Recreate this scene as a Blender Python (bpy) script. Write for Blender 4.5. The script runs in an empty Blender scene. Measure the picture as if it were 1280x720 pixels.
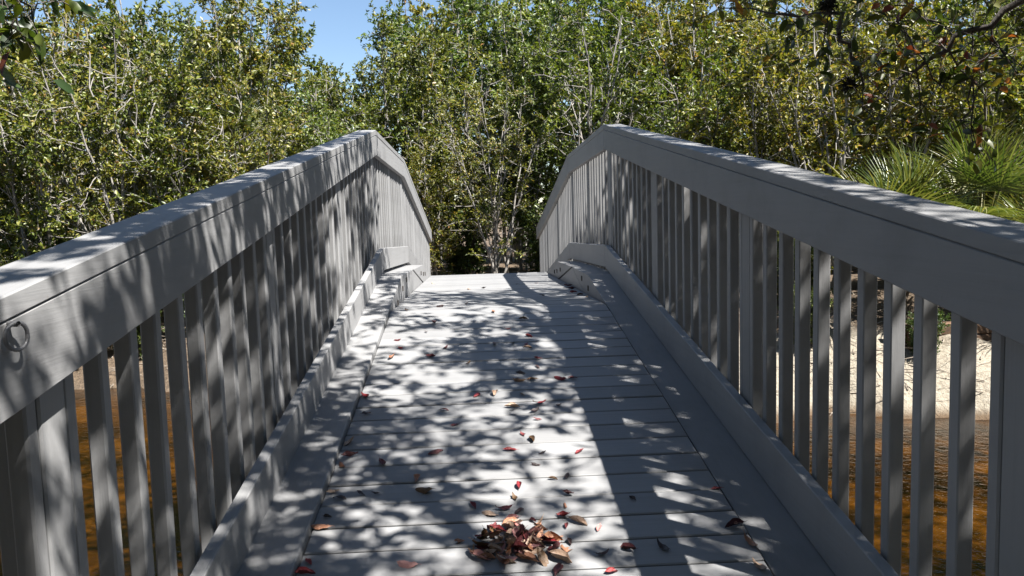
import bpy, bmesh, math, random
import numpy as np
from mathutils import Matrix, Vector

# ------------------------------------------------------------------ camera, sky, sun, exposure
scene = bpy.context.scene
col = scene.collection
ZO = 2.2                                   # eye height above the creek
PITCH, ROLL, YAW, FPX = .0940, .0291, .0428, 1000.
def cam_dir(dx, dy):                       # direction through an offset (right, down) in units of the focal length
    cr, sr = math.cos(ROLL), math.sin(ROLL)
    a = dx*cr - dy*sr; b = dx*sr + dy*cr
    cp, sp = math.cos(PITCH), math.sin(PITCH)
    y = cp - b*sp; z = -sp - b*cp
    cy, sy = math.cos(YAW), math.sin(YAW)
    return Vector((a*cy + y*sy, -a*sy + y*cy, z))
fwd = cam_dir(0, 0).normalized()
rgt = (cam_dir(1, 0) - cam_dir(0, 0)).normalized()
up = rgt.cross(fwd)
cam = bpy.data.cameras.new('camera'); cam_o = bpy.data.objects.new('camera', cam); col.objects.link(cam_o)
cam.sensor_width = 36; cam.lens = 36*FPX/1280; cam.clip_start = .05; cam.clip_end = 2000
M = Matrix((rgt, up, -fwd)).transposed().to_4x4(); M.translation = (0, 0, ZO)
cam_o.matrix_world = M
scene.camera = cam_o

SUN = Vector((.55, -.37, 1.)).normalized()
world = bpy.data.worlds.new('World'); scene.world = world; world.use_nodes = True
nt = world.node_tree; nt.nodes.clear()
out = nt.nodes.new('ShaderNodeOutputWorld'); bg = nt.nodes.new('ShaderNodeBackground')
sky = nt.nodes.new('ShaderNodeTexSky'); sky.sky_type = 'NISHITA'; sky.sun_disc = False
sky.sun_elevation = math.asin(SUN.z); sky.sun_rotation = math.atan2(SUN.x, SUN.y)
sky.air_density = 1.0; sky.dust_density = .15; sky.ozone_density = 2.5
bg.inputs['Strength'].default_value = .05
# thin cirrus over the whole sky
tc = nt.nodes.new('ShaderNodeTexCoord'); mp = nt.nodes.new('ShaderNodeMapping'); mp.inputs['Scale'].default_value = (1.2, 3.2, 5.0)
mp.inputs['Rotation'].default_value = (.2, .3, .7)
nz = nt.nodes.new('ShaderNodeTexNoise'); nz.inputs['Scale'].default_value = 2.2; nz.inputs['Detail'].default_value = 7
rp = nt.nodes.new('ShaderNodeValToRGB'); rp.color_ramp.elements[0].position = .52; rp.color_ramp.elements[1].position = .85
rp.color_ramp.elements[1].color = (.4, .4, .4, 1)
mx = nt.nodes.new('ShaderNodeMix'); mx.data_type = 'RGBA'
mx.inputs[7].default_value = (9.5, 10., 10.6, 1)
nt.links.new(tc.outputs['Generated'], mp.inputs['Vector']); nt.links.new(mp.outputs[0], nz.inputs['Vector'])
nt.links.new(nz.outputs['Fac'], rp.inputs['Fac']); nt.links.new(rp.outputs['Color'], mx.inputs[0])
nt.links.new(sky.outputs[0], mx.inputs[6]); nt.links.new(mx.outputs[2], bg.inputs['Color']); nt.links.new(bg.outputs[0], out.inputs['Surface'])
sl = bpy.data.lights.new('sun', 'SUN'); sl.energy = 5.0; sl.angle = math.radians(.53); sl.color = (1, .965, .915)
so = bpy.data.objects.new('sun', sl); col.objects.link(so)
so.rotation_euler = SUN.to_track_quat('Z', 'Y').to_euler()
vs = scene.view_settings; vs.view_transform = 'Standard'; vs.look = 'None'; vs.gamma = 1; vs.exposure = 1.85
vs.use_curve_mapping = False

# ------------------------------------------------------------------ helpers
rng = np.random.default_rng(7); random.seed(7)
def nrm(v): return v/np.maximum(np.linalg.norm(v, axis=-1, keepdims=True), 1e-9)
def tag(o, label=None, cat=None, group=None, kind=None):
    if label: o['label'] = label
    if cat: o['category'] = cat
    if group: o['group'] = group
    if kind: o['kind'] = kind
    return o
def link(name, data, parent=None, loc=None, rot=None):
    o = bpy.data.objects.new(name, data); col.objects.link(o)
    if parent: o.parent = parent
    if loc is not None: o.location = loc
    if rot is not None: o.rotation_euler = rot
    return o
def empty(name, loc=(0, 0, 0), rz=0, parent=None):
    o = link(name, None, parent, loc, (0, 0, rz)); o.empty_display_size = .2; return o
def mesh_np(name, V, faces, mat, smooth=False, mat_idx=None):
    """faces: list of int arrays (n,k) of one arity each"""
    me = bpy.data.meshes.new(name); V = np.asarray(V, np.float32)
    me.vertices.add(len(V)); me.vertices.foreach_set('co', V.ravel())
    ls = np.concatenate([f.ravel() for f in faces]).astype(np.int32)
    tot = np.concatenate([np.full(len(f), f.shape[1]) for f in faces]).astype(np.int32)
    st = np.concatenate([[0], np.cumsum(tot)[:-1]]).astype(np.int32)
    me.loops.add(len(ls)); me.loops.foreach_set('vertex_index', ls)
    me.polygons.add(len(tot)); me.polygons.foreach_set('loop_start', st); me.polygons.foreach_set('loop_total', tot)
    if smooth: me.polygons.foreach_set('use_smooth', np.ones(len(tot), bool))
    me.update(calc_edges=True); me.validate()
    for m in (mat if isinstance(mat, (list, tuple)) else [mat]): me.materials.append(m)
    return me
def from_bm(name, bm, mat, bevel=0):
    if bevel:
        bmesh.ops.bevel(bm, geom=[e for e in bm.edges], offset=bevel, segments=1, affect='EDGES', clamp_overlap=True)
    bmesh.ops.recalc_face_normals(bm, faces=bm.faces)
    me = bpy.data.meshes.new(name); bm.to_mesh(me); bm.free(); me.materials.append(mat); return me
def box_mesh(name, x0, x1, y0, y1, z0, z1, mat, bevel=.003):
    bm = bmesh.new(); bmesh.ops.create_cube(bm, size=1)
    for v in bm.verts:
        v.co = (x0 if v.co.x < 0 else x1, y0 if v.co.y < 0 else y1, z0 if v.co.z < 0 else z1)
    return from_bm(name, bm, mat, bevel)
def prism_mesh(name, poly, x0, x1, mat, bevel=.003):
    """poly: (y,z) outline, extruded across the bridge from x0 to x1"""
    bm = bmesh.new()
    a = [bm.verts.new((x0, y, z)) for y, z in poly]; b = [bm.verts.new((x1, y, z)) for y, z in poly]
    bm.faces.new(a); bm.faces.new(b[::-1])
    for i in range(len(poly)):
        j = (i+1) % len(poly); bm.faces.new((a[j], a[i], b[i], b[j]))
    return from_bm(name, bm, mat, bevel)
class Tubes:
    def __init__(s): s.V = []; s.F = []; s.n = 0
    def add(s, pts, rad, k=5):
        pts = np.asarray(pts, float); n = len(pts); rad = np.broadcast_to(rad, (n,))
        t = nrm(np.gradient(pts, axis=0))
        ref = np.array([.31, .17, .93]) if abs(t[0, 2]) < .8 else np.array([.9, .3, .1])
        u = nrm(np.cross(t, ref)); w = np.cross(t, u)
        a = np.arange(k)*2*np.pi/k
        ring = pts[:, None] + rad[:, None, None]*(np.cos(a)[None, :, None]*u[:, None] + np.sin(a)[None, :, None]*w[:, None])
        s.V.append(ring.reshape(-1, 3))
        i = np.arange(n-1)[:, None]*k; j = np.arange(k)[None]; j2 = (j+1) % k
        f = np.stack([i+j, i+j2, i+k+j2, i+k+j], -1).reshape(-1, 4) + s.n
        s.F.append(f); s.n += n*k
    def mesh(s, name, mat): return mesh_np(name, np.concatenate(s.V), [np.concatenate(s.F)], mat, True)
def leaf_geo(P, D, N, L, W, fold=.25, curl=.12, shape=6):
    """leaf-sized folded blades: P base, D direction, N face normal"""
    D = nrm(D); S = nrm(np.cross(D, N)); N = np.cross(S, D); L = L[:, None]; W = W[:, None]
    n = len(P)
    if shape == 4:
        V = np.stack([P, P+D*L*.45+S*W*.5+N*W*fold, P+D*L-N*L*curl, P+D*L*.45-S*W*.5+N*W*fold], 1)
        b = np.arange(n)[:, None]*4
        F = np.concatenate([b+[0, 2, 1], b+[0, 3, 2]])
        return V.reshape(-1, 3), F
    V = np.stack([P, P+D*L*.28+S*W*.44+N*W*fold, P+D*L*.66+S*W*.42+N*(W*fold-L*curl*.4), P+D*L-N*L*curl,
                  P+D*L*.66-S*W*.42+N*(W*fold-L*curl*.4), P+D*L*.28-S*W*.44+N*W*fold, P+D*L*.5-N*L*curl*.2], 1)
    b = np.arange(n)[:, None]*7
    F = np.concatenate([b+[0, 6, 1], b+[1, 6, 2], b+[2, 6, 3], b+[3, 6, 4], b+[4, 6, 5], b+[5, 6, 0]])
    return V.reshape(-1, 3), F

# ------------------------------------------------------------------ materials
def new_mat(name):
    m = bpy.data.materials.new(name); m.use_nodes = True
    n = m.node_tree; b = n.nodes['Principled BSDF']; return m, n, b
def ramp(n, fac, stops):
    r = n.nodes.new('ShaderNodeValToRGB'); e = r.color_ramp.elements
    while len(e) < len(stops): e.new(.5)
    for el, (p, c) in zip(e, stops): el.position = p; el.color = (*c, 1) if len(c) == 3 else c
    n.links.new(fac, r.inputs['Fac']); return r.outputs['Color']
def coords(n, scale, kind='Object'):
    t = n.nodes.new('ShaderNodeTexCoord'); m = n.nodes.new('ShaderNodeMapping'); m.inputs['Scale'].default_value = scale
    n.links.new(t.outputs[kind], m.inputs['Vector']); return m.outputs[0]
def noise(n, vec, scale, detail=4, rough=.55):
    z = n.nodes.new('ShaderNodeTexNoise'); z.inputs['Scale'].default_value = scale; z.inputs['Detail'].default_value = detail
    z.inputs['Roughness'].default_value = rough
    n.links.new(vec, z.inputs['Vector']); return z.outputs['Fac']
def bump(n, b, h, strength, dist):
    u = n.nodes.new('ShaderNodeBump'); u.inputs['Strength'].default_value = strength; u.inputs['Distance'].default_value = dist
    n.links.new(h, u.inputs['Height']); n.links.new(u.outputs[0], b.inputs['Normal'])
def math_node(n, op, a, b):
    m = n.nodes.new('ShaderNodeMath'); m.operation = op
    for i, v in enumerate((a, b)):
        if isinstance(v, (int, float)): m.inputs[i].default_value = v
        else: n.links.new(v, m.inputs[i])
    return m.outputs[0]
def mixc(n, fac, a, b, mode='MIX'):
    m = n.nodes.new('ShaderNodeMix'); m.data_type = 'RGBA'; m.blend_type = mode
    for i, v in ((0, fac), (6, a), (7, b)):
        if isinstance(v, (int, float)): m.inputs[i].default_value = v
        elif isinstance(v, tuple): m.inputs[i].default_value = (*v, 1)
        else: n.links.new(v, m.inputs[i])
    return m.outputs[2]
def paint(name, grain, base=(.209, .209, .210), wear=.25):
    """weathered light grey paint on sawn timber; grain = stretch of the coordinates"""
    m, n, b = new_mat(name)
    oi = n.nodes.new('ShaderNodeObjectInfo')
    g = noise(n, coords(n, grain), 1., 6, .62)
    big = noise(n, coords(n, (1, 1, 1)), 3.1, 5, .6)
    spot = noise(n, coords(n, (1, 1, 1)), 46., 3, .5)
    d = tuple(c*.80 for c in base); h = tuple(min(1, c*1.06) for c in base)
    c = ramp(n, big, [(.3, d), (.5, base), (.75, h)])
    c = mixc(n, .3, c, ramp(n, g, [(.28, tuple(x*.78 for x in base)), (.5, base), (.8, h)]))
    c = mixc(n, ramp(n, spot, [(.70, (0, 0, 0)), (.76, (wear,)*3)]), c, (.16, .14, .12))
    v = math_node(n, 'ADD', math_node(n, 'MULTIPLY', oi.outputs['Random'], .22), .89)
    mm = n.nodes.new('ShaderNodeVectorMath'); mm.operation = 'SCALE'
    n.links.new(c, mm.inputs[0]); n.links.new(v, mm.inputs['Scale']); n.links.new(mm.outputs[0], b.inputs['Base Color'])
    b.inputs['Roughness'].default_value = .55; b.inputs['Specular IOR Level'].default_value = .35
    bump(n, b, math_node(n, 'ADD', g, math_node(n, 'MULTIPLY', spot, .3)), .5, .003)
    return m
P_PLANK = paint('grey_painted_plank', (2.2, 55, 55))
P_RAIL = paint('grey_painted_rail', (50, 1.6, 50))
P_BAL = paint('grey_painted_baluster', (45, 45, 2.6))
def leaf_mat(name, stops, transl=.28, rough=.42, spec=.5):
    m, n, b = new_mat(name)
    g = n.nodes.new('ShaderNodeNewGeometry'); oi = n.nodes.new('ShaderNodeObjectInfo')
    c = ramp(n, g.outputs['Random Per Island'], stops)
    tint = ramp(n, oi.outputs['Random'], [(0, (.70, .92, .82)), (.5, (1, 1, 1)), (1, (1.14, 1.05, .85))])
    c = mixc(n, 1., c, tint, 'MULTIPLY')
    n.links.new(c, b.inputs['Base Color']); b.inputs['Roughness'].default_value = rough; b.inputs['Specular IOR Level'].default_value = spec
    tr = n.nodes.new('ShaderNodeBsdfTranslucent'); n.links.new(mixc(n, 1., c, (1.5, 1.5, .6), 'MULTIPLY'), tr.inputs['Color'])
    mix = n.nodes.new('ShaderNodeMixShader'); mix.inputs[0].default_value = transl
    o = n.nodes['Material Output']
    n.links.new(b.outputs[0], mix.inputs[1]); n.links.new(tr.outputs[0], mix.inputs[2]); n.links.new(mix.outputs[0], o.inputs['Surface'])
    return m
LEAF_OLIVE = leaf_mat('olive_leaf', [(0, (0.0289, 0.0451, 0.0103)), (.25, (0.0681, 0.0831, 0.0150)), (.55, (0.1405, 0.1489, 0.0243)), (.85, (0.2129, 0.2031, 0.0393)), (.965, (0.2639, 0.2076, 0.0654)), (1, (0.2384, 0.1173, 0.0374))], .3, .42, .45)
LEAF_GREEN = leaf_mat('green_leaf', [(0, (0.0273, 0.0469, 0.0103)), (.35, (0.0699, 0.0938, 0.0160)), (.75, (0.1405, 0.1535, 0.0263)), (1, (0.2044, 0.1986, 0.0420))], .3, .42, .45)
LEAF_DARK = leaf_mat('dark_green_leaf', [(0, (0.0216, 0.0414, 0.0108)), (.5, (0.0495, 0.0765, 0.0162)), (.9, (0.0900, 0.1125, 0.0252)), (1, (0.1440, 0.1440, 0.0315))])
LEAF_OAK = leaf_mat('oak_leaf', [(0, (0.0198, 0.0378, 0.0090)), (.45, (0.0450, 0.0630, 0.0126)), (.76, (0.1080, 0.1080, 0.0180)), (.84, (0.2160, 0.1530, 0.0270)), (.91, (0.2520, 0.0900, 0.0180)), (.96, (0.1530, 0.0315, 0.0180)), (1, (0.0720, 0.0270, 0.0135))], .34)
LEAF_PALM = leaf_mat('palm_leaf', [(0, (0.0513, 0.0704, 0.0175)), (.5, (0.1111, 0.1242, 0.0351)), (1, (0.1881, 0.1739, 0.0702))], .25, .35)
def bark(name, a, b_, sc=26):
    m, n, b = new_mat(name)
    f = noise(n, coords(n, (1, 1, .3)), sc, 5, .65)
    n.links.new(ramp(n, f, [(.3, a), (.7, b_)]), b.inputs['Base Color']); b.inputs['Roughness'].default_value = .85
    bump(n, b, f, .6, .01); return m
BARK_PALE = bark('pale_grey_bark', (0.1326, 0.1193, 0.1028), (0.3050, 0.2851, 0.2586))
BARK_DARK = bark('dark_bark', (0.0255, 0.0213, 0.0170), (0.1020, 0.0850, 0.0723), 40)
BARK_PALM = bark('palm_bark', (0.0595, 0.0425, 0.0298), (0.1870, 0.1445, 0.1020), 30)
def plain(name, a, b_, scale=20, rough=.7, metal=0, bmp=.3):
    m, n, b = new_mat(name)
    f = noise(n, coords(n, (1, 1, 1)), scale, 5, .6)
    n.links.new(ramp(n, f, [(.3, a), (.7, b_)]), b.inputs['Base Color']); b.inputs['Roughness'].default_value = rough; b.inputs['Metallic'].default_value = metal
    if bmp: bump(n, b, f, bmp, .01)
    return m
M_BOLT = plain('rusty_black_steel', (.012, .011, .010), (.05, .035, .025), 120, .55, .3)
M_RING = plain('grey_painted_ring', (0.0990, 0.0990, 0.1035), (0.1620, 0.1620, 0.1665), 60, .45, .3)
M_TIMBER = plain('old_brown_timber', (.03, .018, .010), (.13, .07, .035), 14, .85)
M_STAKE = plain('whitewashed_stake', (.5, .48, .42), (.72, .7, .64), 30, .8)
M_MOSS = plain('dark_airplant', (.010, .010, .008), (.04, .036, .024), 60, .9, 0, 0)
M_TWIG = plain('dry_twig', (.08, .06, .045), (.36, .31, .25), 9, .9, 0, 0)
# ground: pale dry sand by the water, brown leaf litter under the trees
GROUND, n, b = new_mat('sandy_ground')
geo = n.nodes.new('ShaderNodeNewGeometry')
w1 = noise(n, geo.outputs['Position'], 1.1, 6, .6); w2 = noise(n, geo.outputs['Position'], 22., 6, .7)
sand = ramp(n, w2, [(.25, (0.1443, 0.1148, 0.0787)), (.5, (0.2755, 0.2427, 0.1870)), (.8, (0.3542, 0.3214, 0.2624))])
litter = ramp(n, w2, [(.2, (0.0240, 0.0176, 0.0112)), (.55, (0.1040, 0.0720, 0.0440)), (.85, (0.2400, 0.1840, 0.1200))])
att = n.nodes.new('ShaderNodeAttribute'); att.attribute_name = 'shore'
fac = math_node(n, 'ADD', att.outputs['Fac'], math_node(n, 'MULTIPLY', math_node(n, 'SUBTRACT', w1, .5), 1.1))
sep = n.nodes.new('ShaderNodeSeparateXYZ'); n.links.new(geo.outputs['Position'], sep.inputs[0])
wet = ramp(n, math_node(n, 'ADD', sep.outputs['Z'], math_node(n, 'MULTIPLY', w1, .12)), [(.08, (1, 1, 1)), (.15, (0, 0, 0))])
blotch = ramp(n, noise(n, geo.outputs['Position'], 4.5, 6, .7), [(.55, (0, 0, 0)), (.72, (.75, .75, .75))])
sand = mixc(n, blotch, sand, (.13, .10, .07)); sand = mixc(n, wet, sand, (.10, .065, .035))
n.links.new(mixc(n, ramp(n, fac, [(.42, (0, 0, 0)), (.62, (1, 1, 1))]), sand, litter), b.inputs['Base Color'])
b.inputs['Roughness'].default_value = .95; bump(n, b, w2, .9, .05)
# tannin-brown creek
WATER, n, b = new_mat('brown_creek_water')
geo = n.nodes.new('ShaderNodeNewGeometry')
w1 = noise(n, geo.outputs['Position'], .9, 5, .6); w2 = noise(n, geo.outputs['Position'], 9., 4, .6)
f = math_node(n, 'ADD', math_node(n, 'MULTIPLY', w1, .65), math_node(n, 'MULTIPLY', w2, .35))
n.links.new(ramp(n, f, [(.38, (0.0030, 0.0015, 0.0005)), (.5, (0.0223, 0.0084, 0.0010)), (.62, (0.0595, 0.0228, 0.0025))]), b.inputs['Base Color'])
b.inputs['Roughness'].default_value = .06; b.inputs['IOR'].default_value = 1.33; b.inputs['Specular IOR Level'].default_value = .5
wv = noise(n, geo.outputs['Position'], 14., 3, .6)
bump(n, b, wv, .3, .03)

# ------------------------------------------------------------------ ground and creek
SX = np.array([-60, -15, -5, 0, 1.6, 3.0, 4.3, 5.2, 8, 20, 60.]); SY = np.array([14, 11.2, 10.75, 10.9, 9.4, 7.95, 7.85, 7.75, 7.6, 7.4, 9.])
def sm(t): t = np.clip(t, 0, 1); return t*t*(3-2*t)
def shore_d(x, y):
    far = y - np.interp(x, SX, SY) - .18*np.sin(x*2.1) - .1*np.sin(x*5.3+1)
    near = (-.3 + .25*np.sin(x*1.3) + 3.2*sm((np.abs(x)-5.5)/4)) - y
    return far, near
def ground_z(x, y):
    x = np.asarray(x, float); y = np.asarray(y, float)
    far, near = shore_d(x, y)
    z = -.45*sm(np.minimum(-far, -near)/1.6)
    z = np.where(far > 0, .60*(1-np.exp(-np.maximum(far, 0)/.8)) + .28*sm(far/4) + .25*sm((far-8)/25), z)
    z = np.where(near > 0, .42*(1-np.exp(-np.maximum(near, 0)/.8)) + .2*sm(near/6), z)
    bumps = .05*np.sin(x*3.1+y*1.7)*np.sin(y*2.7-x*.6) + .03*np.sin(x*7.3+2)*np.sin(y*6.1)
    return z + bumps*np.where(z > .05, 1, 0)*sm(np.maximum(far, near)/1.0)
def axis(lo, a, b_, hi, fine, coarse):
    return np.concatenate([np.linspace(lo, a, coarse)[:-1], np.arange(a, b_, fine), np.linspace(b_, hi, coarse)])
gx = axis(-400, -12, 14, 400, .14, 24); gy = axis(-400, -4, 20, 500, .14, 24)
X, Y = np.meshgrid(gx, gy); Z = ground_z(X, Y)
V = np.stack([X, Y, Z], -1).reshape(-1, 3); nx, ny = len(gx), len(gy)
i, j = np.meshgrid(np.arange(nx-1), np.arange(ny-1)); q = (j*nx+i).ravel()
gm = mesh_np('ground', V, [np.stack([q, q+1, q+nx+1, q+nx], 1)], GROUND, True)
at = gm.attributes.new('shore', 'FLOAT', 'POINT')
fd, nd = shore_d(X, Y); dd = np.maximum(fd, nd)
at.data.foreach_set('value', np.maximum(np.maximum(sm((dd-.2)/3.0), .95*sm((1.6-X)/1.2)*(Y > 3)), .95*sm((Y-12.)/1.)).astype(np.float32).ravel())
tag(link('ground', gm), 'pale sandy creek bank with brown leaf litter', 'ground', kind='structure')
wm = mesh_np('creek_water', [(-400, -120, 0), (400, -120, 0), (400, 140, 0), (-400, 140, 0)], [np.array([[0, 1, 2, 3]])], WATER)
tag(link('creek_water', wm), 'shallow tannin brown creek running under the bridge', 'water', kind='structure')

# ------------------------------------------------------------------ the footbridge (heights relative to the eye; its root carries ZO)
S = .1542
Y0, Y1, Y2, Y3 = -2.4, 6.06, 8.40, 13.04
def rail_top(y):
    return -.2948+S*y if y <= Y1 else (.6396+(y-Y1)*(.581-.6396)/(Y2-Y1) if y <= Y2 else .581+(y-Y2)*(-.256-.581)/(Y3-Y2))
def deck_z(y):
    return -1.3547+S*y if y <= 4.95 else (-.5914-.026*(y-4.95) if y <= 9.3 else -.7045-.172*(y-9.3))
bridge = tag(empty('footbridge', (0, 0, ZO)), 'light grey painted timber footbridge arching over the brown creek', 'bridge')
# deck planks
pw = .1385
pl_meshes = []
for k in range(4):
    w = pw - .0045 - .0012*k
    bm = bmesh.new(); bmesh.ops.create_cube(bm, size=1)
    for v in bm.verts: v.co = (-.5465 if v.co.x < 0 else .800, v.co.y*w, -.038 if v.co.z < 0 else 0)
    bmesh.ops.bevel(bm, geom=[e for e in bm.edges], offset=.0035, segments=1, affect='EDGES')
    pl_meshes.append(from_bm('plank', bm, P_PLANK))
y = 2.188 + pw/2 - pw*33
while y < 13.05:
    sl_ = (deck_z(y+.05)-deck_z(y-.05))/.1
    link('plank', pl_meshes[random.randrange(4)], bridge, (random.uniform(-.002, .002), y, deck_z(y)+random.uniform(-.0012, .0014)),
         (math.atan(sl_)+random.uniform(-.006, .006), random.uniform(-.0008, .0008), random.uniform(-.0018, .0018)))
    y += pw
for x in (-.35, .13, .61):
    m = prism_mesh('joist', [(Y0, deck_z(Y0)-.042), (4.95, deck_z(4.95)-.042), (9.3, deck_z(9.3)-.046), (13., deck_z(13.)-.046), (13., deck_z(13.)-.2), (9.3, deck_z(9.3)-.25), (4.95, deck_z(4.95)-.25), (Y0, deck_z(Y0)-.2)], x-.045, x+.045, P_RAIL)
    link('joist', m, bridge)
bal_mesh = box_mesh('baluster', -.019, .019, -.019, .019, -1.24, 0, P_BAL, .003)
bal_mesh2 = box_mesh('baluster', -.019, .0185, -.0185, .019, -1.24, 0, P_BAL, .0045)
post_mesh = box_mesh('post', -.0445, .0445, -.044, .044, -1.62, 0, P_BAL, .004)
bolt_mesh = box_mesh('bolt', -.004, .004, -.017, .017, -.02, .02, M_BOLT, .003)

def side(sgn, xf, xk, xb, kick_H, beam_H, post_y, beam_pts, kick_pts, lab):
    """sgn -1 left, +1 right; xf inner face of the top board, xk of the kick board, xb of the side beam"""
    R = tag(empty('railing', (0, 0, 0), 0, bridge), lab + ' railing of the bridge with square balusters')
    o = lambda d: xf + sgn*d
    def strip(name, top, h, x0, x1, m=P_RAIL, bev=.0028):
        for (ya, za), (yb, zb) in zip(top[:-1], top[1:]):
            g = .0012
            link(name, prism_mesh(name, [(ya+g, za), (yb-g, zb), (yb-g, zb-h), (ya+g, za-h)], min(x0, x1), max(x0, x1), m, bev), R)
    rt = [(yy, rail_top(yy)) for yy in (Y0, Y1, Y2, Y3)]
    strip('cap_rail', rt, .0385, xf-sgn*.002, o(.130))
    strip('top_board', [(a, z-.0402) for a, z in rt], .1458, xf, o(.0385))
    kt = [(Y0, -kick_H+S*Y0)] + kick_pts
    strip('kick_board', kt, .166, xk, xk+sgn*.0385)
    # posts and balusters
    for py in post_y:
        po = link('post', post_mesh, R, (o(.0405+.0445), py, rail_top(py)-.050))
        po.scale.z = (rail_top(py)-.05+ZO-float(ground_z(o(.085), py))+.12)/1.62      # down into the creek bed or bank
    pit = .1415; yy = post_y[1]+.046+.0195 - pit*30; ks = 0
    for a, b_ in zip([Y0]+post_y, post_y+[Y3]):
        lo, hi = a+.066, b_-.064
        n_ = max(1, round((hi-lo)/pit))
        for k in range(n_+1):
            by = lo + (hi-lo)*k/n_ if b_ != Y3 or n_ > 1 else lo
            if by > Y3-.03: continue
            link('baluster', bal_mesh if random.random() < .6 else bal_mesh2, R, (o(.0405+.0195)+random.uniform(-.0015, .0015), by+random.uniform(-.003, .003), rail_top(by)-.052),
                 (random.uniform(-.002, .002), random.uniform(-.003, .003), random.uniform(-.03, .03)))
    # side beam: near length, wedge filler, far length
    (b0, b1, ba, b2, b3) = beam_pts
    xo = o(.038); xs = (min(xb, xo), max(xb, xo))
    near = prism_mesh('side_beam', [b0, b1, ba, (5.2, ba[1]-.32), (4.9, b1[1]-.95*S-.33), (b0[0], b0[1]-.33)], *xs, P_RAIL, .004)
    far = prism_mesh('side_beam', [(ba[0]+.004, ba[1]-.001), b2, b3, (b3[0], b3[1]-.33), (8.72, ba[1]-.32)], *xs, P_RAIL, .004)
    xr = (xb+sgn*.004, xo); xr = (min(xr), max(xr))
    wedge = prism_mesh('side_beam', [(ba[0]+.003, ba[1]-.010), (8.66, ba[1]-.325), (5.27, ba[1]-.325)], *xr, P_RAIL, .001)
    bn = link('side_beam', near, bridge); bf = link('side_beam', far, bridge); link('side_beam', wedge, bridge)
    for yy, dz in ((5.44, -.105), (5.83, -.095), (6.18, -.05)): link('bolt', bolt_mesh, bn, (xb-sgn*.003, yy, np.interp(yy, [b1[0]-1, b1[0], ba[0]], [b1[1]-S, b1[1], ba[1]])+dz))
    for yy, dz in ((7.78, -.07), (8.10, -.09), (8.36, -.07)): link('bolt', bolt_mesh, bf, (xb-sgn*.003, yy, np.interp(yy, [ba[0], b2[0], b3[0]], [ba[1], b2[1], b3[1]])+dz))
    return R
PL = [-1.68, -.13, 1.43, 2.985, 4.54, 6.09, 7.25, 8.42, 9.97, 11.5, 12.99]
PR = [-1.65, -.10, 1.455, 3.00, 4.56, 6.07, 7.24, 8.42, 9.97, 11.5, 12.99]
railL = side(-1, -.7196, -.700, -.5485, 1.172, 1.325, PL,
     [(Y0, -1.325+S*Y0), (5.80, -1.325+S*5.80), (6.86, -.458), (8.15, -.503), (13.0, -1.335)],
     [(6.06, -.238), (8.25, -.312), (13.0, -1.165)], 'left')
railR = side(1, .9811, .975, .8120, 1.2005, 1.372, PR,
     [(Y0, -1.372+S*Y0), (5.82, -1.372+S*5.82), (6.83, -.476), (8.05, -.507), (13.0, -1.34)],
     [(6.06, -.268), (8.38, -.331), (13.0, -1.165)], 'right')
# mooring ring on the left top board, by the camera
t = Tubes(); a = np.linspace(0, 2*np.pi, 25)
t.add(np.stack([.004*np.sin(a*.5), .021*np.cos(a), .021*np.sin(a)], 1), .0032, 8)
t.add([(-.012, 0, .019), (.008, 0, .019)], .0045, 8)
link('ring', t.mesh('ring', M_RING), railL, (-.7196+.012, 1.243, -.166), (0, 0, -.35))

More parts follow.
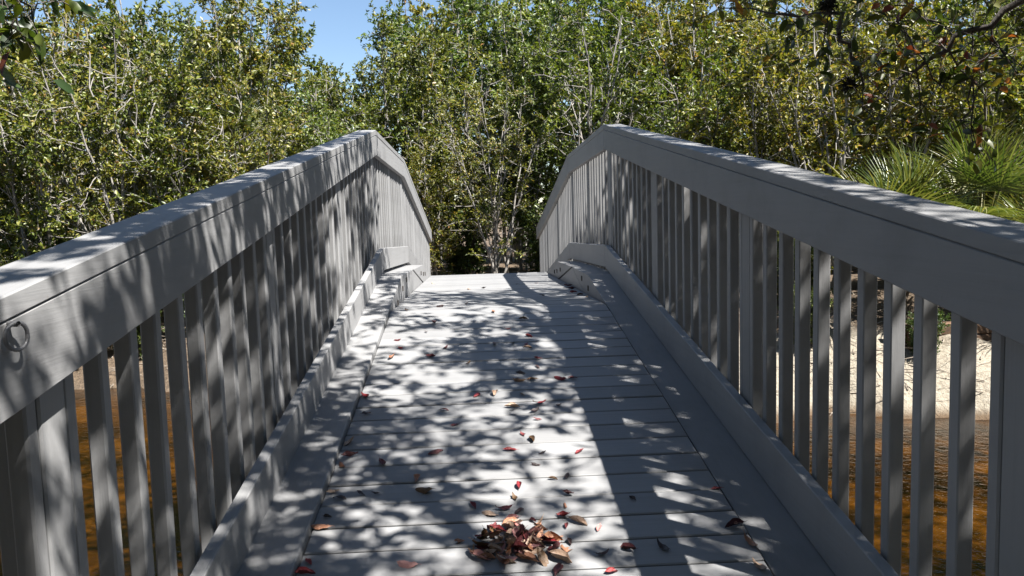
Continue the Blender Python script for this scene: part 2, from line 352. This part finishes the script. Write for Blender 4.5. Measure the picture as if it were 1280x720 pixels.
# ------------------------------------------------------------------ trees of the far bank
def wob(a, b_, n, amp, r):
    t = np.linspace(0, 1, n)[:, None]
    p = a + (b_-a)*t
    w = np.cumsum(r.normal(0, 1, (n, 3)), 0); w -= w[0]+(w[-1]-w[0])*t
    return p + w*amp
def rand_dir(r, n=None): return nrm(r.normal(size=(3,) if n is None else (n, 3)))
def twig_leaves(r, p, nl, LL, acc):
    t = r.uniform(.15, 1, nl); t[0] = 1
    i = np.minimum((t*(len(p)-1)).astype(int), len(p)-2); f = (t*(len(p)-1)-i)[:, None]
    P = p[i]*(1-f)+p[i+1]*f; d = nrm(p[-1]-p[0])
    D = nrm(d*.55 + rand_dir(r, nl)*.9 + [0, 0, .12]); N = nrm(rand_dir(r, nl)*.75 + [.12, -.25, .8])
    acc.append((P, D, N, LL*r.uniform(.65, 1.2, nl)))
def gen_tree(seed, H, R, ns, nb, ntw, nl, LL, leafmat, barkmat, wide=.45, base_t=.15, bare=.0):
    r = np.random.default_rng(seed); T = Tubes(); acc = []
    for s in range(ns):
        ph = 2*np.pi*(s+r.uniform(-.3, .3))/ns; rad = R*r.uniform(.15, .85)
        b0 = np.array([r.normal()*.16, r.normal()*.16, -.15])
        top = np.array([math.cos(ph)*rad, math.sin(ph)*rad, H*(1-.28*rad/R)*r.uniform(.78, 1.)])
        mid = np.array([top[0]*.4, top[1]*.4, top[2]*.5])
        t = np.linspace(0, 1, 12)[:, None]
        st = b0*(1-t)**2 + 2*mid*t*(1-t) + top*t*t + wob(np.zeros(3), np.zeros(3), 12, .035, r)
        T.add(st, np.linspace(.034, .007, 12)*r.uniform(.7, 1.25), 6)
        for b in range(nb):
            u = base_t + (1-base_t)*(b+r.uniform(0, 1))/nb
            i = min(int(u*11), 10); p0 = st[i]+(st[i+1]-st[i])*(u*11-i)
            out_ = np.array([p0[0]*.5+math.cos(ph)*.3, p0[1]*.5+math.sin(ph)*.3, 0])
            d = nrm(out_ + rand_dir(r)*.8 + [0, 0, .38])
            ln = R*r.uniform(.28, .62)*(1.12-.45*u)
            br = wob(p0, p0+d*ln, 5, .025, r); T.add(br, np.linspace(.010, .0035, 5), 4)
            if r.random() < bare: continue
            for k in range(ntw):
                v = r.uniform(.25, 1); q = br[min(int(v*4), 3)]*(1-(v*4 % 1)) + br[min(int(v*4)+1, 4)]*(v*4 % 1)
                if k == 0: q = br[-1]
                tw = wob(q, q+nrm(d*.5+rand_dir(r)*.8+[0, 0, .25])*r.uniform(.16, .38), 4, .012, r)
                T.add(tw, np.linspace(.0038, .002, 4), 3)
                twig_leaves(r, tw, nl, LL, acc)
    P, D, N, L = [np.concatenate(x) for x in zip(*acc)]
    V, F = leaf_geo(P, D, N, L, L*r.uniform(.42, .58, len(L)), .18, .12, 4)
    return T.mesh('trunk', barkmat), mesh_np('crown', V, [F], leafmat)
VAR = [gen_tree(11, 4.6, 1.25, 7, 22, 6, 15, .083, LEAF_OLIVE, BARK_PALE),
       gen_tree(12, 4.4, 1.35, 6, 24, 6, 16, .079, LEAF_OLIVE, BARK_PALE, bare=.1),
       gen_tree(13, 4.8, 1.15, 8, 18, 6, 15, .084, LEAF_GREEN, BARK_PALE, bare=.12),
       gen_tree(14, 6.4, 1.5, 7, 28, 6, 15, .094, LEAF_OLIVE, BARK_PALE, base_t=.2, bare=.06),
       gen_tree(15, 6.6, 1.6, 7, 28, 7, 15, .094, LEAF_GREEN, BARK_PALE, base_t=.2),
       gen_tree(16, 3.0, 1.2, 9, 16, 7, 12, .105, LEAF_DARK, BARK_DARK, base_t=.08),
       gen_tree(17, 5.2, 1.5, 9, 17, 5, 14, .08, LEAF_OLIVE, BARK_PALE, base_t=.2, bare=.4)]
KIND = ['olive-leaved pale-stemmed tree', 'yellowish small-leaved pale-stemmed tree', 'mid green slender-stemmed tree', 'tall olive-leaved tree', 'tall mid green tree', 'low dark green glossy shrub', 'half-bare pale grey tree']
def tree(v, x, y, s, label, group, cat='tree', sz=None):
    root = tag(empty('shrub' if v == 5 else 'tree', (x, y, float(ground_z(x, y))-.03), rng.uniform(0, 6.28)), label, 'shrub' if v == 5 else cat, group)
    root.scale = (s, s, s*(sz or 1))
    link('trunk', VAR[v][0], root); link('crown', VAR[v][1], root)
ORD = ['first', 'second', 'third', 'fourth', 'fifth', 'sixth', 'seventh', 'eighth', 'ninth', 'tenth', 'eleventh', 'twelfth']
def row(name, group, left, right):
    for side_, lst in (('left', left), ('right', right)):
        for k, (v, x, y, s) in enumerate(lst):
            tree(v, x, y, s, f'{KIND[v]}, {ORD[k]} {side_} of the bridge in the {name}', group)
row('front row', 'front row trees on the far bank',
    [(1, -.95, 16.0, .72), (0, -2.6, 14.6, .92), (1, -3.5, 13.2, .95), (0, -4.6, 12.7, 1.0), (6, -5.5, 12.5, 1.0), (1, -6.7, 12.6, 1.1), (2, -8.0, 12.8, 1.1), (0, -9.4, 13.4, 1.1)],
    [(6, .5, 16.0, .85), (6, 2.25, 15.0, 1.1), (1, 3.6, 13.6, 1.05), (0, 4.5, 12.7, 1.0), (6, 5.4, 12.1, .98), (1, 6.5, 11.9, 1.05), (0, 7.8, 11.6, 1.1), (2, 9.3, 11.4, 1.1)])
row('second row', 'second row trees',
    [(6, -.2, 17.9, 1.15), (4, -1.6, 17.6, 1.0), (0, -3.05, 16.6, 1.06), (3, -4.4, 15.8, 1.0), (2, -5.9, 15.4, 1.3), (6, -7.3, 15.2, 1.25), (3, -8.8, 15.6, 1.02), (0, -10.6, 16.0, 1.3)],
    [(3, 1.3, 18.2, .98), (4, 2.7, 17.4, .98), (3, 4.4, 16.2, 1.02), (0, 6.0, 15.2, 1.25), (3, 7.6, 14.8, .98), (4, 9.2, 14.6, .95), (1, 10.9, 14.4, 1.3), (3, 12.6, 14.4, 1.0)])
row('third row', 'third row trees',
    [(4, -.8, 21.0, 1.25), (4, -3.1, 20.4, .93), (4, -5.1, 19.6, 1.1), (4, -7.0, 19.2, 1.13), (3, -9.0, 19.2, 1.08), (4, -11.2, 19.5, 1.12), (3, -13.2, 20, 1.15)],
    [(3, 1.2, 21.2, 1.31), (4, 3.4, 20.6, 1.28), (3, 5.6, 20.0, 1.25), (4, 7.8, 19.4, 1.20), (3, 10.0, 19.0, 1.20), (4, 12.4, 18.8, 1.20), (3, 14.8, 18.8, 1.25)])
row('back row', 'back row trees',
    [(3, -1.2, 25.5, 1.5), (4, -4.0, 25, 1.0), (3, -7.0, 24.6, 1.32), (4, -10.4, 24.5, 1.3), (3, -13.6, 25, 1.35), (4, -17, 25, 1.35)],
    [(4, 1.6, 25.5, 1.57), (3, 4.6, 25.2, 1.57), (4, 7.8, 25, 1.51), (3, 11, 24.6, 1.46), (4, 14.4, 24.4, 1.46), (3, 18, 24, 1.46)])
# unseen near-bank trees around the viewer, added to block sky light
for k, (v, x, y, s, lab) in enumerate([(4, -3.4, -2.6, 1.15, 'added sky-blocking tree left of the near end of the bridge'), (3, -5.4, -.9, 1.1, 'added sky-blocking tree on the near bank second left of the bridge'), (4, -7.4, -2.0, 1.2, 'added sky-blocking tree on the near bank third left of the bridge'),
        (3, -1.8, -5.2, 1.2, 'added sky-blocking tree behind the near end of the bridge, left'), (4, 1.6, -5.8, 1.2, 'added sky-blocking tree behind the near end of the bridge, right'), (3, 6.6, -1.5, 1.15, 'added sky-blocking tree on the near bank right of the broad oak'),
        (4, 8.6, -.6, 1.2, 'added sky-blocking tree on the near bank second right of the broad oak'), (3, 4.6, -4.8, 1.2, 'added sky-blocking tree behind the broad oak'), (3, -9.5, -.8, 1.2, 'added sky-blocking tree on the near bank fourth left of the bridge')] + [(3 + k % 2, x, y, 1.35, f'added sky-blocking tree behind the viewer, {ORD[k]} from the left') for k, (x, y) in enumerate(((-9, -7), (-6.6, -6.2), (-4.2, -7.4), (-.2, -8.2), (3.2, -8.4), (6.4, -7.2), (9, -5.4), (11.5, -2)))] + [(3 + k % 2, x, y, 1.1, f'added sky-blocking tree by the creek bend on the {sd} bank') for k, (x, y, sd) in enumerate(((-11, 1.2, 'outer left'), (-13, 3.2, 'far left'), (11, 1.0, 'outer right'), (13.2, 3., 'far right')))]):
    tree(v, x, y, s, lab, 'added sky-blocking trees of the near bank')

# low shrubs along the bank and at the bridge foot
for k, (x, y, s, lab) in enumerate([(-1.9, 13.9, .62, 'small dark shrub beside the far foot of the left railing'), (1.95, 14.3, .66, 'small dark shrub beside the far foot of the right railing'),
        (-4.0, 12.0, .5, 'low dark shrub on the left bank nearest the bridge'), (-6.1, 11.9, .55, 'low dark shrub at the middle of the left bank'), (-7.9, 12.1, .6, 'low dark shrub at the outer end of the left bank'),
        (3.4, 12.0, .58, 'low dark shrub on the right bank nearest the bridge'), (4.4, 11.0, .5, 'low dark shrub on the right bank left of the fan palms'), (8.3, 10.3, .6, 'low dark shrub right of the fan palms'),
        (5.05, 8.75, .2, 'dark tangle of a shrub on the right sand before the timber'), (3.9, 9.3, .3, 'dark shrub on the right sand beside the bridge'), (-4.9, 11.55, .34, 'smallest low shrub at the left water edge'), (-5.6, 11.4, .4, 'low leafy shrub leaning over the left water edge'), (-3.1, 11.9, .36, 'low shrub at the left water edge close to the bridge'), (-.2, 16.9, .6, 'dark glossy shrub behind the end of the path'), (1.5, 16.6, .6, 'dark glossy shrub right of the path end')]):
    tree(5, x, y, s, lab, 'low shrubs on the far bank')

# ------------------------------------------------------------------ fan palms
def fan_frond(seed, nseg, LL, droop):
    r = np.random.default_rng(seed); V = []; F = []; n0 = 0
    T = Tubes(); pet = np.stack([np.linspace(0, .75, 6), np.zeros(6), .12*np.linspace(0, 1, 6)**2], 1); T.add(pet, np.linspace(.011, .006, 6), 5)
    c = pet[-1]
    for k in range(nseg):
        a = math.radians(-115+230*k/(nseg-1)) + r.normal()*.02
        d = np.array([math.cos(a), math.sin(a), .15+.25*abs(math.sin(a))]); L = LL*(1-.25*abs(a)/2)*r.uniform(.88, 1.08)
        s = nrm(np.cross(d, [0, 0, 1.])); w = .0105
        t = np.array([0, .3, .6, .85, 1.]); W = np.array([.3, 1, .8, .45, .02])*w
        ctr = c + d*L*t[:, None] + np.array([0, 0, -1.])*(droop*L*t[:, None]**3)
        V.append(np.stack([ctr-s*W[:, None]+[0, 0, .006], ctr, ctr+s*W[:, None]+[0, 0, .006]], 1).reshape(-1, 3))
        for i in range(4):
            b = n0+i*3; F += [(b, b+1, b+4, b+3), (b+1, b+2, b+5, b+4)]
        n0 += 15
    Vp = np.concatenate([np.concatenate(V)]+T.V); Fq = np.concatenate([np.array(F), np.concatenate(T.F)+n0])
    return mesh_np('frond', Vp, [Fq], LEAF_PALM)
FR = [fan_frond(31, 36, .70, .22), fan_frond(32, 34, .64, .42), fan_frond(33, 38, .74, .12)]
PTR = Tubes(); PTR.add([(0, 0, -.2), (.02, .01, .3), (.0, .03, .75), (.02, .0, 1.0)], [.10, .11, .10, .07], 9)
for k in range(40):
    a = k*2.4; z = .05+.9*k/40; PTR.add([(math.cos(a)*.095, math.sin(a)*.095, z), (math.cos(a)*.15, math.sin(a)*.15, z+.10)], [.02, .012], 4)
PTM = PTR.mesh('trunk', BARK_PALM)
def palm(x, y, th, nf, s, label, group='fan palms on the bank'):
    z = float(ground_z(x, y)); root = tag(empty('fan_palm', (x, y, z), rng.uniform(0, 6)), label, 'palm', group)
    t = link('trunk', PTM, root); t.scale = (1, 1, th)
    for k in range(nf):
        e = math.radians(86-78*(k+.5)/nf+rng.normal()*6)
        f = link('frond', FR[k % 3], root, (0, 0, th*.95), None)
        f.rotation_euler = (rng.normal()*.35, -e, k*2.399+rng.normal()*.2); f.scale = (s,)*3
palm(5.25, 9.7, .8, 15, 1.05, 'bushy fan palm nearest the bridge on the right bank')
palm(6.3, 9.8, .95, 15, 1.15, 'fan palm in the middle of the three on the right bank')
palm(6.95, 9.2, .55, 14, 1.1, 'fan palm at the right edge of the picture')
palm(-6.3, 11.2, .35, 9, .85, 'low fan palm at the left edge behind the railing')
palm(-4.0, 13.6, 2.6, 10, .8, 'taller fan palm half hidden among the trees left of the bridge')

# ------------------------------------------------------------------ bank timbers, stake, litter
tb = tag(empty('timber_edging', (6.1, 9.05, float(ground_z(6.1, 9.05)))), 'old dark brown timber edging on the right bank below the palms', 'timber')
for k, (z0, z1, dx) in enumerate(((-.05, .10, 0), (.108, .25, .06))):
    link('timber', box_mesh('timber', -1.35+dx, 1.9-dx, -.07, .07, z0, z1, M_TIMBER, .012), tb)
for x in (-1.1, .25, 1.6): link('peg', box_mesh('peg', x-.05, x+.05, -.17, -.074, -.25, .33, M_TIMBER, .01), tb)
z = float(ground_z(6.35, 8.75))
tag(link('stake', box_mesh('stake', -.016, .016, -.016, .016, -.2, .42, M_STAKE, .004), None, (5.62, 8.75, z)), 'thin pale stake standing in the sand before the timber edging', 'stake')
T = Tubes()
for k in range(1600):
    x = rng.uniform(-9, 10); y = float(np.interp(x, SX, SY)) + abs(rng.normal())*1.5 + .12
    z = float(ground_z(x, y)); a = rng.uniform(0, 6.28); L = rng.uniform(.08, .5); u = np.array([math.cos(a), math.sin(a), rng.uniform(-.05, .35)])
    p = np.array([x, y, z+.012]); T.add(wob(p, p+u*L, 5, .014, rng), np.linspace(.006, .002, 5)*rng.uniform(.5, 1.4), 4)
tag(link('twig_litter', T.mesh('twig_litter', M_TWIG)), 'dry twigs and roots littering the sandy bank', 'twigs', kind='stuff')

# ------------------------------------------------------------------ oak that shades the near half of the bridge
def oak(name_label, trunk_xy, limbs, clusters, seed, LL=.085, nl=15, n_full=1e9):
    """limbs: polylines of the main branches; clusters: points where leafy sprays hang, joined to the nearest limb"""
    r = np.random.default_rng(seed); T = Tubes(); acc = []
    x, y = trunk_xy; g = float(ground_z(x, y)) - ZO
    hub = np.array([x-.1, y+.15, g+2.6])
    T.add(np.array([[x, y, g-.2], [x+.03, y, g+.5], [x-.05, y+.1, g+1.5], hub]), [.24, .19, .165, .15], 12)
    pts = []; rads = []
    for L in limbs:
        c = np.array([hub]+[list(p) for p in L]); n = 5*(len(c)-1)+1
        t = np.linspace(0, len(c)-1, n); p = np.stack([np.interp(t, np.arange(len(c)), c[:, a]) for a in range(3)], 1)
        for _ in range(2): p[1:-1] = (p[:-2]+2*p[1:-1]+p[2:])/4
        p[1:] += r.normal(0, .018, (n-1, 3)); rd = np.linspace(.085, .010, n) if len(limbs) < 7 or len(pts) < 5 else np.concatenate([np.linspace(.06, .02, 10), np.linspace(.02, .006, n-10)]); T.add(p, rd, 7)
        pts.append(p); rads.append(rd)
    nodes = np.concatenate(pts); order = np.argsort([np.min(np.linalg.norm(nodes-c, axis=1)) for c in clusters])
    for ci in order:
        c = clusters[ci]; d = np.linalg.norm(nodes-c, axis=1) + .35*np.maximum(0, np.linalg.norm(nodes-hub, axis=1)-np.linalg.norm(c-hub))
        p0 = nodes[np.argmin(d)]; L = np.linalg.norm(c-p0)
        n = max(4, int(L/.12)); br = wob(p0, c, n, .02, r); T.add(br, np.linspace(.004+.006*min(L, 1.2), .003, n), 4)
        if L > .25: nodes = np.concatenate([nodes, br[n//2::2]])
        for k in range(4):
            q = br[-1-min(k, n-2)//2]; tw = wob(q, q+nrm(nrm(c-p0)*.45+rand_dir(r)*.9)*r.uniform(.10, .26), 4, .01, r)
            T.add(tw, [.0028, .0024, .002, .0015], 3); twig_leaves(r, tw, max(2, nl//4), LL*(1 if ci < n_full else .8), acc)
    P, D, N, L = [np.concatenate(a) for a in zip(*acc)]
    V, F = leaf_geo(P, D, N, L, L*r.uniform(.38, .5, len(L)), .14, .16, 6)
    base = np.array([x, y, g])
    root = tag(empty('oak_tree', (x, y, g+ZO)), name_label, 'tree')
    tm = mesh_np('trunk', np.concatenate(T.V)-base, [np.concatenate(T.F)], BARK_DARK, True)
    link('trunk', tm, root); link('crown', mesh_np('crown', V-base, [F], LEAF_OAK), root)
def pxp(px, py, y): d = cam_dir((px-640)/FPX, (py-360)/FPX); return np.array(d)*(y/d.y)
S3 = np.array([.55, -.37, 1.])
rr = np.random.default_rng(5)
cl = []
blot = lambda x, y: .5+.28*math.sin(x*2.3+y*1.1+.6)+.24*math.sin(x*1.2-y*1.9+2.)+.16*math.sin(x*4.7+y*3.3)
while len(cl) < 2250:
    tx, ty = rr.uniform(-1.7, 2.7), rr.uniform(-1.4, 6.3+.35*math.sin(len(cl)))
    if ty > 5.0 + .5*(tx) + rr.uniform(-.6, .6) and tx < .4: pass
    if rr.random() > .12+.88*min(1, max(0, blot(tx, ty))): continue
    h = rr.uniform(2.5, 4.7)
    p = np.array([tx, ty, deck_z(ty)]) + S3*h
    if p[2] < .30*p[1]+.35: continue
    cl.append(p)
for _ in range(2200):
    tx, ty = rr.uniform(.85, 2.4), rr.uniform(-.6, 8.2)
    p = np.array([tx, ty, deck_z(ty)+rr.uniform(0, 1.)]) + S3*rr.uniform(3., 5.4)
    if p[2] > .31*p[1]+.4 and p[0]-.55*(p[2]+.6) > .72+.10*max(0, ty-5.5): cl.append(p)
# the hanging branch with reddening leaves seen at the upper right
hang = [pxp(*a) for a in ((1262, 10, 3.3), (1225, 38, 3.35), (1180, 62, 3.4), (1140, 92, 3.45), (1105, 120, 3.5), (1215, 70, 3.4), (1232, 120, 3.45), (1200, 150, 3.5), (1090, 70, 3.6), (1060, 40, 3.6),
        (1035, 20, 3.7), (1075, 100, 3.6), (1110, 30, 3.5), (1150, 20, 3.4), (1010, 40, 3.8), (985, 15, 3.9), (1250, 60, 3.3), (1270, 90, 3.3), (1180, 110, 3.5), (1150, 140, 3.5), (1125, 60, 3.5), (940, 25, 4.0), (900, 10, 4.1), (1090, 145, 3.6), (1220, 180, 3.5))]
limbsA = [[(3.6, 0, 2.5), (2.6, 2.2, 2.9), (2.2, 4.2, 3.2), (1.6, 5.4, 3.4)], [(3.2, -1.2, 2.6), (1.8, -.2, 3.0), (.6, 1.4, 3.3), (.2, 3.2, 3.5)], [(3.6, -1.8, 2.8), (1.6, -2.2, 3.2), (.4, -1.2, 3.4)],
          [(3.9, .5, 3.2), (3.4, 2.4, 3.9), (2.6, 3.6, 4.2)], [(3.2, -.6, 3.4), (2.4, 1.0, 4.0), (1.4, 2.2, 4.3)],
          [(3.9, .6, 2.2), (3.2, 2.3, 1.75), tuple(pxp(1275, 0, 3.3)), tuple(pxp(1180, 62, 3.4)), tuple(pxp(1120, 100, 3.5))],
          [(3.4, .8, 2.4), (2.6, 2.6, 1.9), tuple(pxp(1040, -20, 3.6)), tuple(pxp(1052, 50, 3.65)), tuple(pxp(1080, 100, 3.6))]]
for _ in range(1100):      # extra unseen crown away from the bridge, added to block sky light
    p = np.array([rr.uniform(2.2, 7.5), rr.uniform(-5.5, 5.5), rr.uniform(2.2, 5.2)])
    if p[0]-.55*(p[2]+1.1) > 1.9 and p[2] > .3*p[1]+.4: cl.append(p)
for _ in range(500):  # more unseen crown behind the viewer, also added to shut out sky
    cl.append(np.array([rr.uniform(-1.5, 4.5), rr.uniform(-6, -2.6), rr.uniform(2., 5.)]))
def over_hang(p):
    gx_, gy_ = p[0]-.55*(p[2]-.7), p[1]+.37*(p[2]-.7); return 1.7 < gx_ < 2.7 and 2.9 < gy_ < 4.1
cl = [p for p in cl if not over_hang(p) or rr.random() < .2]
oak('broad oak beyond the right railing, its reddening branch hanging at upper right', (4.3, -1.6), limbsA, np.array(cl+hang), 41, .088, 16, len(cl))
hl = [pxp(*a) for a in ((10, 10, 3.2), (30, -5, 3.3), (40, 15, 3.3), (-20, 30, 3.2), (15, 30, 3.2), (-5, -10, 3.1), (60, -12, 3.3), (-40, 5, 3.2), (75, 0, 3.4), (-60, 60, 3.1))]
while len(hl) < 1500:  # rest of this crown is out of view, added to cut sky light
    p = np.array([rr.uniform(-7, 1.2), rr.uniform(-4.5, 6.), rr.uniform(1.6, 5.6)])
    if p[0]-.55*(p[2]-.3) < -1.15 and p[2] > .3*p[1]+.45: hl.append(p)
oak('oak beyond the left railing with leaves drooping into the upper left corner', (-4.0, -1.4), [[(-3.4, .4, 2.2), (-2.6, 2., 1.8), tuple(pxp(0, -30, 3.2))], [(-3.6, .3, 2.8), (-3., 1.6, 3.4), (-2.2, 3.4, 3.9), (-1.6, 4.6, 4.2)], [(-3.4, -1.0, 3.0), (-2.0, -.6, 3.8), (-.8, .6, 4.4)], [(-4.6, .2, 2.8), (-5.4, 2.2, 3.2), (-5.6, 4., 3.6)], [(-4.6, -2, 3), (-5.6, -2.6, 3.6)]], np.array(hl), 43, .09, 14)
# dark tufts of air plant on the hanging branch
for (px, py, yy, s, lab) in ((1062, 108, 3.6, .048, 'dark round air plant tuft low on the hanging oak branch'), (1035, 6, 3.65, .05, 'dark round air plant tuft high on the hanging oak branch')):
    T = Tubes()
    for k in range(150):
        d = rand_dir(rng); T.add([d*.1*s, d*.7*s+rng.normal(size=3)*.1*s, d*s*rng.uniform(.8, 1.35)+rng.normal(size=3)*.25*s], [.003, .0022, .0004], 3)
    c = pxp(px, py, yy); tag(link('air_plant', T.mesh('air_plant', M_MOSS), None, (c[0], c[1], c[2]+ZO)), lab, 'air plant', 'air plants on the oak')

# ------------------------------------------------------------------ fallen leaves
def dead_leaf(seed):
    r = np.random.default_rng(seed); nu, nv = 7, 5
    u = np.linspace(0, 1, nu)[:, None]; v = np.linspace(-1, 1, nv)[None]
    L = 1.; w = .19*np.sin(np.pi*u**.85)**.8*r.uniform(.85, 1.1)+.004
    x = (u-.5)*L + 0*v; y = w*v; bend = r.uniform(-.2, 1.6); cup = r.uniform(.0, 1.1); tw = r.uniform(-1.5, 1.5)
    z = bend*.35*(u-.5)**2*1.6 + cup*.28*np.abs(v)**1.5*np.sin(np.pi*u) + tw*(u-.5)*y*.9 + .035*np.sin(u*9+v*4+seed)+.02*np.sin(u*17-v*5+seed*2)
    z = z - z.min() + .006
    V = np.stack([x, y, z], -1).reshape(-1, 3)
    i, j = np.meshgrid(np.arange(nv-1), np.arange(nu-1)); q = (j*nv+i).ravel()
    F4 = np.stack([q, q+1, q+nv+1, q+nv], 1)
    T = Tubes(); T.add([V[nv//2], V[nv//2]+np.array([-.09, .01, .01]), V[nv//2]+np.array([-.17, .03, .05])], [.012, .010, .008], 3)
    return np.concatenate([V, T.V[0]]), [np.concatenate([F4, T.F[0]+len(V)])]
def dead_mat(name, a, b_):
    m, n, b = new_mat(name)
    f = noise(n, coords(n, (1, 1, 1)), 5., 5, .6); oi = n.nodes.new('ShaderNodeObjectInfo')
    c = ramp(n, math_node(n, 'ADD', math_node(n, 'MULTIPLY', f, .7), math_node(n, 'MULTIPLY', oi.outputs['Random'], .3)), [(.3, a), (.7, b_)])
    n.links.new(c, b.inputs['Base Color']); b.inputs['Roughness'].default_value = .5; bump(n, b, f, .3, .02); return m
DM = {'c': ('crimson', dead_mat('crimson_dead_leaf', (0.1360, 0.0102, 0.0153), (0.2550, 0.0255, 0.0255))), 'd': ('dark red', dead_mat('dark_red_dead_leaf', (0.0510, 0.0102, 0.0119), (0.1360, 0.0255, 0.0255))),
      'k': ('blackish brown', dead_mat('dark_dead_leaf', (0.0187, 0.0119, 0.0119), (0.0595, 0.0298, 0.0255))), 'b': ('brown', dead_mat('brown_dead_leaf', (0.0680, 0.0382, 0.0170), (0.1870, 0.1020, 0.0467))),
      't': ('tan', dead_mat('tan_dead_leaf', (0.2431, 0.1547, 0.0994), (0.4641, 0.3315, 0.2431))), 'o': ('orange brown', dead_mat('orange_dead_leaf', (0.1878, 0.0774, 0.0387), (0.3757, 0.1878, 0.1105))), 'p': ('pink', dead_mat('pink_dead_leaf', (0.2873, 0.1105, 0.0994), (0.4641, 0.2431, 0.2210)))}
DGEO = [dead_leaf(s) for s in range(9)]
DMESH = {c: [mesh_np('fallen_leaf', g[0], g[1], m, True) for g in DGEO] for c, (nm, m) in DM.items()}
LEAVES = "t-0.43,7.75 t-0.08,6.71 k0.05,6.79 c0.53,7.24 k0.47,5.82 d0.77,6.78 c0.72,5.99 k0.36,7.22 k-0.08,5.31 k-0.25,5.17 o0.09,4.86 b0.26,4.69 d-0.26,4.67 b-0.45,4.99 d0.16,4.50 c0.27,4.35 k-0.30,4.50 d-0.45,4.36 c-0.42,4.22 d-0.18,4.21 d-0.25,4.07 o-0.45,4.07 k0.08,4.24 k0.18,4.24 c0.25,4.22 t0.25,4.16 b-0.06,3.95 c0.29,3.98 b0.18,3.68 b0.24,3.69 c0.37,3.68 d0.43,3.69 k0.19,3.79 k0.28,3.86 c-0.52,3.56 t-0.52,3.08 d-0.50,2.96 o-0.52,2.89 k-0.49,3.36 d-0.16,3.37 d-0.11,3.21 c-0.02,3.52 t0.06,3.53 t0.18,3.51 c0.25,3.40 t0.13,3.37 d0.23,3.23 k0.22,3.32 d0.16,3.09 b0.19,3.04 c0.10,2.96 d-0.18,2.96 d-0.37,2.89 o-0.24,2.76 b-0.21,2.67 c0.12,2.68 k0.19,2.83 k0.22,2.92 b0.24,2.72 k0.33,3.37 k-0.49,2.65 k-0.42,2.67 k-0.37,2.67 k-0.51,2.53 o-0.52,2.46 c-0.52,2.28 p-0.23,2.24 b0.10,2.60 c-0.04,2.56 t0.01,2.50 d0.06,2.53 d0.08,2.46 k0.11,2.51 d0.15,2.45 t-0.52,2.69 c-0.52,2.22 c0.36,2.92 k0.29,2.73 d0.28,2.61 o0.26,2.53 c0.25,2.47 d0.25,2.41 t0.29,2.43 p0.35,2.39 k0.25,2.32 k0.34,2.25 k0.49,2.56 d0.42,2.27 k0.52,2.27 c0.785,2.60 d0.77,2.37 o0.785,2.27 t0.77,2.15 c0.35,2.16 d0.20,2.18 k0.73,6.1 d0.75,6.35 k0.74,5.75 b0.76,5.55 k0.74,7.1"
items = []
for tok in LEAVES.split():
    a, b_ = tok[1:].split(','); items.append((float(b_), float(a), tok[0]))
items.sort()
cnt = {}
for y, x, c in items:
    zone = 'left edge' if x < -.3 else ('left of centre' if x < .06 else ('right of centre' if x < .34 else 'right side'))
    k = cnt[(c, zone)] = cnt.get((c, zone), 0)+1
    s = rng.uniform(.034, .072) if c != 'k' else rng.uniform(.03, .06)
    sl_ = math.atan((deck_z(y+.03)-deck_z(y-.03))/.06)
    flip = rng.random() < .25
    M3 = Matrix.Rotation(sl_+rng.normal()*.08, 3, 'X') @ Matrix.Rotation(rng.normal()*.12, 3, 'Y') @ Matrix.Rotation(rng.uniform(0, 6.28), 3, 'Z')
    if flip: M3 = M3 @ Matrix.Rotation(math.pi, 3, 'X')
    o = link('fallen_leaf', DMESH[c][rng.integers(9)], None, (x, y, deck_z(y)+ZO+.002+(.24*s if flip else 0)), M3.to_euler()); o.scale = (s,)*3
    tag(o, f'{DM[c][0]} leaf on the deck {zone}, {k}{"th" if 10 < k < 20 else {1:"st",2:"nd",3:"rd"}.get(k % 10, "th")} of its colour from the front', 'leaf', 'fallen leaves scattered on the deck')
for k in range(80):
    a = rng.uniform(0, 6.28); q = rng.uniform(0, 1)**.6*(1.35 if k % 7 == 0 else 1)
    x = .085+.135*q*math.cos(a)+(.03 if k % 5 == 0 else 0); y = 2.318+.105*q*math.sin(a)-.12*(x-.085)*0
    h = .03*(1-q)*rng.uniform(.1, 1)
    c = rng.choice(list('ttobddpootpc')); s = rng.uniform(.045, .08)
    o = link('fallen_leaf', DMESH[c][rng.integers(9)], None, (x, y, deck_z(y)+ZO+.006+h), (rng.normal()*.38+.12, rng.normal()*.38, rng.uniform(0, 6.28))); o.scale = (s,)*3
    tag(o, f'crumpled {DM[c][0]} leaf in the heap of leaves at the near end of the deck', 'leaf', 'heap of fallen leaves')
